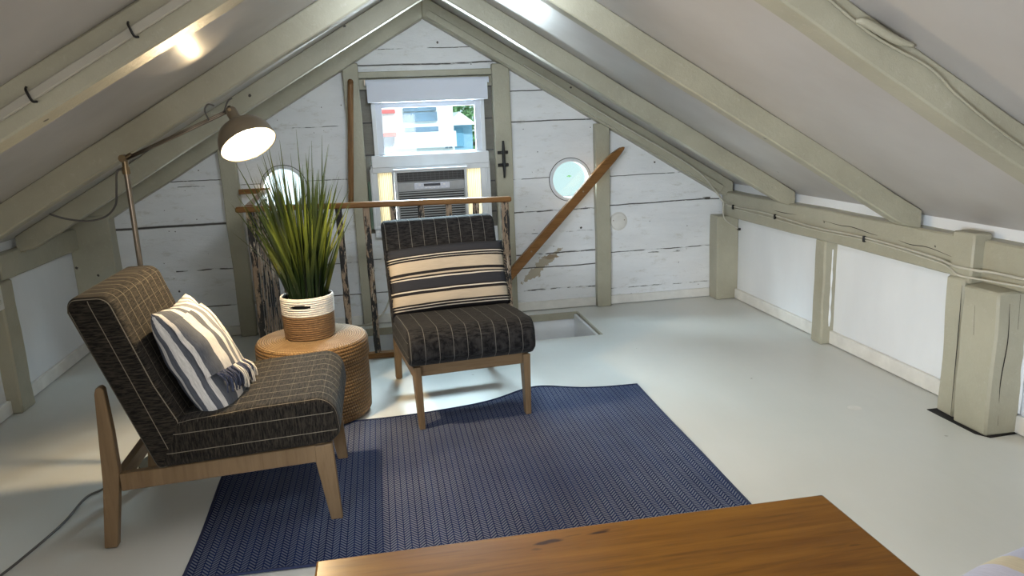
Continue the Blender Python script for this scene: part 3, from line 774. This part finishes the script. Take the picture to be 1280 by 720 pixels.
# pillow frame: local x -> world +y (with a twist), local z -> up the backrest, local y(-) -> front
up_ = Vector((-.20, .03, .44)).normalized(); ax_ = Vector((.02, 1, -.09)); ax_ = (ax_ - up_ * ax_.dot(up_)).normalized(); fn_ = up_.cross(ax_).normalized()
if fn_.x < 0: fn_ = -fn_
pm = Matrix((ax_, -fn_, up_)).transposed().to_4x4(); pm.translation = Vector((-.062, -.02, .612))
for v in bm.verts: v.co = pm @ v.co
link('cover', bm, M['bluestripe'], sp, smooth=True)
# folded-over cloth flap ending in tassels across the lower third
bm = bmesh.new(); l = bm.loops.layers.uv.verify(); nx, ny = 30, 20; gr = {}
def flap(u, v):   # u along width -1..1, v 0 top .. 1 hem
    x = u * .232; z = .20 - v * .27; uu = x / .245; vv = z / .235
    k = (1 - min(1, abs(uu)) ** 2.6) ** .5 * (1 - min(1, abs(vv)) ** 2.6) ** .5
    nn = noise.noise(Vector((uu * 2.3 + 9, vv * 2.3, 3.1))) * .016 * 2 * k ** .5
    return pm @ Vector((x, -(.10 * k + .007 + nn * .6 + .003 * math.sin(u * 14) * v), z - .03 * u * v))
for i in range(nx + 1):
    for j in range(ny + 1): gr[i, j] = bm.verts.new(flap(i / nx * 2 - 1, j / ny))
for i in range(nx):
    for j in range(ny):
        f = bm.faces.new((gr[i, j], gr[i + 1, j], gr[i + 1, j + 1], gr[i, j + 1]))
        for lp, (a, b) in zip(f.loops, ((i, j), (i + 1, j), (i + 1, j + 1), (i, j + 1))): lp[l].uv = (.04 + .93 * a / nx, b / ny)
link('flap', bm, M['bluestripe'], sp, smooth=True)
rnd = random.Random(5)
def fr2(white):
    def f(k):
        bands = [(-.35, -.22), (.12, .2), (.45, .56), (.72, .98)] if white else [(-.86, -.36), (-.2, .1), (.2, .45), (.5, .75)]
        b = bands[k % 4]; u = rnd.uniform(*b); q = flap(u, 1.0)
        ln = rnd.uniform(.06, .10) if white else rnd.uniform(.05, .085); e = q + (-up_ * ln + ax_ * rnd.uniform(-.018, .012) + fn_ * rnd.uniform(.0, .012)) + Vector((0, 0, -.01))
        mid = (q + e) / 2 + fn_ * rnd.uniform(.008, .018) + ax_ * rnd.uniform(-.008, .008)
        return [q, mid, e]
    return f
strands(110, fr2(False), .0026, M['fringe_b'], 'navy_fringe', sp)
strands(46, fr2(True), .0036, M['fringe_w'], 'white_fringe', sp)

# cushion at the lower right corner of the frame
sc_ = thing('floor_pillow', 'cream and lavender striped pillow at the bottom right corner beside the coffee table', 'pillow', (1.93, 1.66, .02), .25)
bm = pillow_bm(.60, .42, .20, 26, 20, .05, .008, 2)
R_ = Matrix.Translation((0, 0, .075)) @ Matrix.Rotation(PI / 2, 4, 'X')
for v in bm.verts: v.co = R_ @ v.co
link('cover', bm, M['lav'], sc_, smooth=True)
sc_.location.z = -.0

# ------------------------------------------------------------------ rug
bm = bmesh.new(); l = bm.loops.layers.uv.verify(); nx, ny = 110, 80; gr = {}
def rugp(u, v):
    # corners: front-left, front-right, back-right, back-left
    fl_, fr_, br_, bl_ = Vector((-.775, 2.475)), Vector((1.315, 2.44)), Vector((1.350, 3.885)), Vector((-.77, 3.80))
    p = fl_.lerp(fr_, u).lerp(bl_.lerp(br_, u), v)
    if v > .7:
        k = (v - .7) / .3
        p.y += k * (.115 * math.exp(-((u - .73) / .11) ** 2) + .01 * math.sin(u * 9) - .06 * math.exp(-((u - .30) / .22) ** 2))
    p.x += .010 * math.sin(v * 5 + 1) * (1 if u < .1 else .4)
    z = .006 + .004 * noise.noise(Vector((u * 4, v * 3, 0))) + (.012 * math.exp(-((u - .73) / .07) ** 2) * max(0, (v - .86) / .14))
    return Vector((p.x, p.y, z))
for i in range(nx + 1):
    for j in range(ny + 1): gr[i, j] = bm.verts.new(rugp(i / nx, j / ny))
for i in range(nx):
    for j in range(ny): bm.faces.new((gr[i, j], gr[i + 1, j], gr[i + 1, j + 1], gr[i, j + 1]))
rg = thing('area_rug', 'navy blue herringbone woven rug lying on the pale floor', 'rug', (.28, 3.15, 0))
Lw('pile', bm, M['rug'], rg, smooth=True)
edge = [rugp(k / 40, 0) for k in range(41)] + [rugp(1, k / 30) for k in range(1, 31)] + [rugp(1 - k / 60, 1) for k in range(1, 61)] + [rugp(0, 1 - k / 30) for k in range(1, 31)]
Lw('binding', tube(edge, .006, 6, smooth=False), M['rughem'], rg, smooth=True)

# ------------------------------------------------------------------ side table, basket with grass
sx, sy = -.408, 3.955
tb = thing('drum_side_table', 'round woven seagrass drum side table between the two chairs', 'side table', (sx, sy, .010))
link('body', lathe([(0, .004), (.268, .004), (.280, .02), (.286, .15), (.281, .312), (.27, .315)], 72), M['weave'], tb, smooth=True, angle=50)
link('lid', lathe([(.27, .308), (.287, .306), (.290, .315), (.288, .395), (.280, .412), (.265, .418), (0, .420)], 72), M['weave'], tb, smooth=True, angle=50).data.materials.append(M['weavetop'])
lid = [o for o in C.objects if o.parent == tb and o.name.startswith('lid')][0]
for p in lid.data.polygons:
    if p.normal.z > .6 and p.center.z > .40: p.material_index = 1
pt = thing('potted_grass', 'tall green grass in a white and tan rope basket on the drum table', 'plant', (sx - .008, sy + .03, .430))
def coil(z0, z1, n, r0, r1, slot=None, dz=0):
    bm = bmesh.new(); seg = 64; rows = []
    N = n * 5
    for i in range(N + 1):
        z = z0 + (z1 - z0) * i / N; ph = (i % 5) / 5
        r = r0 + (r1 - r0) * i / N + .006 * math.sin(PI * ph) ** .7
        rows.append([bm.verts.new((r * math.cos(2 * PI * k / seg), r * math.sin(2 * PI * k / seg), z)) for k in range(seg)])
    for i in range(N):
        for k in range(seg):
            a = 2 * PI * (k + .5) / seg; 
            if slot and slot[0] <= i < slot[1]:
                if any(abs((a - c + PI) % (2 * PI) - PI) < .40 * math.sqrt(max(0, 1 - ((i + .5 - (slot[0] + slot[1]) / 2) / ((slot[1] - slot[0]) / 2)) ** 2)) for c in (slot[2], slot[2] + PI)): continue
            k2 = (k + 1) % seg; bm.faces.new((rows[i][k], rows[i][k2], rows[i + 1][k2], rows[i + 1][k]))
    return bm
rpb = coil(0, .125, 11, .124, .129); link('jute_base', rpb, M['rope_b'], pt, smooth=True)
rpw = coil(.125, .215, 8, .129, .132, (20, 29, math.radians(-100))); link('white_rim', rpw, M['rope_w'], pt, smooth=True)
link('rim_coil', tube([(.130 * math.cos(a * PI / 16), .130 * math.sin(a * PI / 16), .216) for a in range(33)], .006, 8, smooth=False), M['rope_w'], pt, smooth=True)
link('lining', lathe([(0, .003), (.120, .003), (.123, .21)], 48), M['dark'], pt, smooth=True)
link('soil', lathe([(0, .165), (.122, .16)], 40), M['dark'], pt)
bm = bmesh.new(); l = bm.loops.layers.uv.verify(); rnd = random.Random(11)
for k in range(250):
    a = rnd.uniform(0, 2 * PI); rb = .085 * math.sqrt(rnd.random()); tall = rnd.random()
    h = rnd.uniform(.46, .74) if k % 9 else rnd.uniform(.76, .93)
    spread = rnd.uniform(.02, .26) * (1 if k % 9 else .8)
    w0 = rnd.uniform(.005, .011); base = Vector((rb * math.cos(a), rb * math.sin(a), .16)); dr = Vector((math.cos(a + rnd.uniform(-.5, .5)), math.sin(a + rnd.uniform(-.5, .5)), 0))
    tw = rnd.uniform(0, PI); cv_ = rnd.uniform(1.0, 1.8); prev = None; n = 7
    for i in range(n + 1):
        t = i / n; p = base + dr * spread * t ** cv_ + Vector((0, 0, h * (t - .08 * spread * 4 * t * t)))
        ww = w0 * (1 - t ** 2.2) + .0004; sd = Vector((math.cos(tw + t * .8), math.sin(tw + t * .8), 0)) * ww
        q = (bm.verts.new(p - sd), bm.verts.new(p + sd))
        if prev:
            f = bm.faces.new((prev[0], prev[1], q[1], q[0]))
            for lp, uv in zip(f.loops, ((0, (i - 1) / n), (1, (i - 1) / n), (1, t), (0, t))): lp[l].uv = uv
        prev = q
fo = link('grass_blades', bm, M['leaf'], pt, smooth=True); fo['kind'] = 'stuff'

# ------------------------------------------------------------------ floor lamp
lx, ly = -1.062, 3.52
lp_ = thing('floor_lamp', 'brass floor lamp with lit taupe dome shade behind the left chair', 'lamp', (lx, ly, 0))
link('base', lathe([(0, .022), (.03, .022), (.05, .018), (.128, .014), (.132, .008), (.132, .0), (0, 0)], 48), plain('dark_green_grey_base', (.05, .055, .05), .45, .3), lp_, smooth=True, angle=40)
link('pole', tube([(0, 0, .015), (0, 0, 1.37)], .0115, 16, smooth=False), M['steel'], lp_, smooth=True, angle=50)
bm = tube([(0, 0, 1.335), (0, 0, 1.365)], .017, 16, smooth=False); tube([(0, 0, 1.365), (0, 0, 1.40)], .013, 16, bm, False)
tube([(-.004, .02, 1.402), (-.004, -.02, 1.402)], .016, 14, bm, False); tube([(0, 0, 1.40), (.03, 0, 1.417)], .010, 12, bm, False); link('joint', bm, M['brass'], lp_, smooth=True, angle=50)
piv = Vector((-.597, 3.47, 1.585)) - Vector((lx, ly, 0))
a0 = Vector((.015, 0, 1.402))
for s in (-.007, .007): link('arm', tube([a0 + Vector((0, s, s * .6)), piv + Vector((0, s, s * .6))], .0052, 8), M['steel'], lp_, smooth=True)
ax = Vector((.385, -.45, -.807)).normalized()      # the way the shade looks
sv = ax.cross(Vector((0, 0, 1))).normalized(); sw = sv.cross(ax)
sm = Matrix((sv, sw, ax)).transposed().to_4x4(); sm.translation = piv + ax * .045
out = [(0, -.045), (.022, -.045), (.024, -.04), (.024, .012), (.030, .020), (.060, .030), (.092, .052), (.112, .085), (.118, .115), (.120, .135)]
inn = [(.118, .135), (.1155, .115), (.109, .086), (.089, .055), (.058, .034), (.02, .024), (0, .024)]
sh = link('lamp_shade', lathe(out + [(.1205, .139), (.118, .139)], 56, None, sm), M['shade'], lp_, smooth=True, angle=50)
link('shade_lining', lathe(inn, 56, None, sm), M['shadein'], sh, smooth=True, angle=60)
bm = lathe([(0, .026), (.014, .03), (.020, .055), (.032, .075), (.036, .092), (.030, .112), (.016, .124), (0, .127)], 32, None, sm); link('bulb', bm, M['bulb'], sh, smooth=True)
bm = tube([piv + Vector((-.012, 0, -.004)), piv + Vector((.014, 0, .002))], .015, 12, smooth=False); tube([piv + Vector((0, .022, 0)), piv + Vector((0, -.03, 0))], .007, 10, bm, False)
tube([piv + Vector((.006, 0, 0)), sm @ Vector((0, 0, -.04))], .011, 10, bm, False)
link('swivel', bm, M['brass'], lp_, smooth=True, angle=50)
link('switch', tube([sm @ Vector((0, 0, -.04)), sm @ Vector((0, .0, -.062))], .008, 10, smooth=False), M['dark'], sh)
wl = lambda pts: [Vector(p) - Vector((lx, ly, 0)) for p in pts]
link('upper_cord', tube(wl([(-.584, 3.46, 1.633), (-.604, 3.46, 1.618), (-.63, 3.47, 1.565)]), .0035, 8), M['cord'], lp_, smooth=True)
link('arm_cord', tube(wl([(-.69, 3.47, 1.545), (-.70, 3.46, 1.585), (-.685, 3.46, 1.61), (-.66, 3.46, 1.605)]), .0035, 8), M['cord'], lp_, smooth=True)
link('pole_cord', tube(wl([(-1.065, 3.51, 1.36), (-1.10, 3.52, 1.345), (-1.125, 3.56, 1.27), (-1.145, 3.58, 1.20), (-1.20, 3.6, 1.15), (-1.274, 3.60, 1.135), (-1.36, 3.60, 1.15), (-1.424, 3.60, 1.175)]), .0045, 8), M['cord'], lp_, smooth=True)
link('floor_cord', tube(wl([(-1.19, 3.50, .010), (-1.245, 3.44, .007), (-1.277, 3.294, .006), (-1.325, 3.22, .006), (-1.336, 3.014, .006), (-1.375, 2.819, .006), (-1.416, 2.664, .006), (-1.5, 2.45, .006), (-1.7, 2.2, .006)]), .0048, 8), M['cord'], lp_, smooth=True)

# ------------------------------------------------------------------ coffee table
tz = .45
ct = thing('coffee_table', 'honey brown wooden coffee table with knotty top in the foreground', 'table', (.46, 1.42, 0))
bm = bx(-.685, .685, -.33, .333, tz - .032, tz, .006, None, 2); link('tabletop', bm, M['table'], ct)
for sx_ in (-1, 1):
    for sy_ in (-1, 1):
        lg = bx(sx_ * .62 - .03, sx_ * .62 + .03, sy_ * .27 - .03, sy_ * .27 + .03, 0, tz - .032, .004)
        for v in lg.verts:
            k = 1 - .35 * (1 - v.co.z / tz); v.co.x = sx_ * .62 + (v.co.x - sx_ * .62) * k; v.co.y = sy_ * .27 + (v.co.y - sy_ * .27) * k
        link('leg', lg, M['table'], ct)
for s in (-1, 1):
    link('apron', bx(-.59, .59, s * .27 - .012, s * .27 + .012, tz - .11, tz - .032, .003), M['table'], ct)
    link('apron', bx(s * .62 - .012, s * .62 + .012, -.24, .24, tz - .11, tz - .032, .003), M['table'], ct)

# ------------------------------------------------------------------ outside the window
hs = thing('neighbour_house', 'overexposed white house with blue-grey windows and red awnings seen through the window', 'house', (.0, 14.2, -3.2))
def Lh(n, a, m, b=0, p=hs): return Lw(n, bx(*a, b), m, p)
Lh('wall', (-3.5, 1.42, 14.1, 15, -3.2, 3.2), M['house'])
Lw('roof', prism([(-3.8, 3.15), (1.7, 3.15), (-1.0, 5.0)], 1, 13.9, 15.1), M['hroof'], hs)
for a in ((.52, 1.13, 1.52, 1.68), (.54, 1.14, 1.33, 1.42), (.57, 1.17, 1.08, 1.21), (.53, 1.12, 1.70, 2.1), (-1.2, -.3, .9, 1.5), (.2, 1.0, .1, .7)):
    wi = Lh('window', (a[0], a[1], 14.05, 14.12, a[2], a[3]), M['hglass'])
    Lw('pane_bar', bx((a[0] + a[1]) / 2 - .012, (a[0] + a[1]) / 2 + .012, 14.03, 14.06, a[2], a[3]), M['house'], wi) if 0 else None
for z in (1.70, 1.30): Lw('awning', prism([(13.9, z - .02), (14.1, z + .05), (14.1, z - .02)], 0, -.4, .38), M['awn'], hs)
Lh('window', (-.1, .34, 14.05, 14.12, 1.10, 1.28), M['hglass'])
Lw('porch_roof', prism([(.25, 1.06), (.5, 1.33), (1.42, 1.33), (1.42, 1.06)], 1, 13.7, 14.05), M['hroof'], hs)
for i in range(2):
    for j in range(3): Lh('window', (1.24 + i * .075, 1.295 + i * .075, 14.05, 14.1, 1.02 + j * .05, 1.05 + j * .05), M['hglass'])
sd = thing('blue_shed', 'pale blue outbuilding with white gable seen at the right of the window view', 'shed', (1.6, 15.6, -3.2))
Lw('wall', bx(1.46, 1.92, 15.4, 16.5, -3.2, 1.43), M['shed'], sd)
Lw('gable_roof', prism([(1.36, 1.42), (1.66, 1.68), (2.0, 1.42)], 1, 15.2, 16.6), M['house'], sd)
Lw('door', bx(1.54, 1.74, 15.37, 15.4, 1.0, 1.36), plain('blue_door', (.12, .32, .48), .6), sd)
tr_ = thing('leafy_tree', 'sunlit green tree behind the blue shed beyond the window', 'tree', (2.4, 18.5, -3.2))
Lw('trunk', tube([(2.4, 18.5, -3.2), (2.45, 18.5, -1), (2.35, 18.5, 1.0)], .16, 10), M['bark'], tr_, smooth=True)
bm = bmesh.new(); rnd = random.Random(2)
for k in range(2600):
    v = Vector((rnd.gauss(0, .75), rnd.gauss(0, .7), rnd.gauss(0, .8))); c = Vector((2.35, 18.5, 1.6)) + v
    s = rnd.uniform(.05, .11); a = Vector((rnd.gauss(0, 1), rnd.gauss(0, 1), rnd.gauss(0, 1))).normalized(); b = a.orthogonal().normalized()
    bm.faces.new([bm.verts.new(c + q) for q in (a * s, b * s * .5, -a * s, -b * s * .5)])
o = Lw('foliage', bm, M['foliage'], tr_); o['kind'] = 'stuff'
o = link('ground', bx(-25, 25, 6.5, 45, -3.4, -3.2), M['ground']); o['kind'] = 'structure'

# ------------------------------------------------------------------ light
wd = bpy.data.worlds.new('World'); bpy.context.scene.world = wd; wd.use_nodes = True
bgn = wd.node_tree.nodes['Background']; bgn.inputs[0].default_value = (.72, .965, .975, 1); bgn.inputs[1].default_value = 1.05
def area(name, loc, target, sx_, sy_, e, col=(1, 1, 1), spread=180):
    d = bpy.data.lights.new(name, 'AREA'); d.shape = 'RECTANGLE'; d.size = sx_; d.size_y = sy_; d.energy = e; d.color = col; d.spread = math.radians(spread)
    o = bpy.data.objects.new(name, d); C.objects.link(o); o.location = loc
    o.rotation_euler = (Vector(target) - Vector(loc)).to_track_quat('-Z', 'Y').to_euler(); return o
sun = bpy.data.lights.new('sun', 'SUN'); sun.energy = 4.2; sun.angle = .03; so = bpy.data.objects.new('sun', sun); C.objects.link(so)
so.rotation_euler = Vector((-.35, .75, -.7)).to_track_quat('-Z', 'Y').to_euler()
# daylight entering by the window and the portholes
area('window_daylight', (.39, 7.2, 2.7), (.39, 4.2, .3), 2.4, 1.6, 1250, (.60, .83, 1))
area('street_bounce', (.39, 6.55, .80), (.39, 5.2, 1.75), 1.3, .5, 400, (.86, .94, 1))
area('window_sky', (.39, 6.6, 1.98), (.39, 5.0, 1.2), 1.2, .5, 260, (.85, .95, 1))
# fill lamps added to brighten the room, with no source of their own
area('rear_fill', (-.1, -2.2, 1.15), (.2, 3, .7), 1.6, 1.0, 31, (1, .97, .93))
area('left_fill', (-1.3, -.2, 1.15), (2.8, 4.1, .22), .9, .7, 26, (.84, .92, 1), 72)
area('room_fill', (.39, 1.9, 2.10), (.39, 1.9001, 0), .35, 2.4, 16, (1, .96, .91))
area('back_wall_fill', (.39, 2.95, 2.08), (.39, 5.75, 1.35), .5, .25, 8, (.80, .90, 1), 120)
# the bulb
pd = bpy.data.lights.new('lamp_bulb_light', 'SPOT'); pd.energy = 92; pd.color = (1, .74, .42); pd.shadow_soft_size = .04; pd.spot_size = math.radians(168); pd.spot_blend = .3
po = bpy.data.objects.new('lamp_bulb_light', pd); C.objects.link(po)
po.location = sm @ Vector((0, 0, .135)) + Vector((lx, ly, 0)); po.rotation_euler = ax.to_track_quat('-Z', 'Y').to_euler()
# extra spot added by the shade neck for the warm glow on the ceiling
vd = bpy.data.lights.new('ceiling_glow_spot', 'SPOT'); vd.energy = 5; vd.color = (1, .74, .42); vd.shadow_soft_size = .015; vd.spot_size = math.radians(62); vd.spot_blend = 1
vo = bpy.data.objects.new('ceiling_glow_spot', vd); C.objects.link(vo); vo.location = piv + Vector((lx, ly, 0)) + Vector((-.01, -.05, .05))
vo.rotation_euler = (Vector((-.62, 2.95, 1.80)) - vo.location).to_track_quat('-Z', 'Y').to_euler()
# portals
for nm, (x, z, a, b) in dict(p1=(.39, 1.44, .72, .36), p2=(PR[0], PR[1], .28, .28), p3=(PL[0], PL[1], .28, .28)).items():
    o = area('portal_' + nm, (x, YB + .06, z), (x, 0, z), a, b, 1); o.data.cycles.is_portal = True

# ------------------------------------------------------------------ camera
cam = bpy.data.cameras.new('camera'); co = bpy.data.objects.new('camera', cam); C.objects.link(co)
f_, pitch, yaw, roll = 946.5, .21973, .16707, -.0411
F = Vector((math.sin(yaw) * math.cos(pitch), math.cos(yaw) * math.cos(pitch), -math.sin(pitch)))
Rr = Vector((math.cos(yaw), -math.sin(yaw), 0)); U = Rr.cross(F)
R2 = Rr * math.cos(roll) + U * math.sin(roll); U2 = -Rr * math.sin(roll) + U * math.cos(roll)
m = Matrix((R2, U2, -F)).transposed().to_4x4(); m.translation = (0, 0, 1.5); co.matrix_world = m
cam.sensor_width = 36; cam.lens = f_ * 36 / 1280; cam.clip_start = .02; cam.clip_end = 200
sc = bpy.context.scene; sc.camera = co
sc.view_settings.view_transform = 'Standard'; sc.view_settings.look = 'None'; sc.view_settings.exposure = 0.0
sc.cycles.use_denoising = True; sc.cycles.max_bounces = 8; sc.cycles.diffuse_bounces = 5; sc.cycles.sample_clamp_indirect = 4
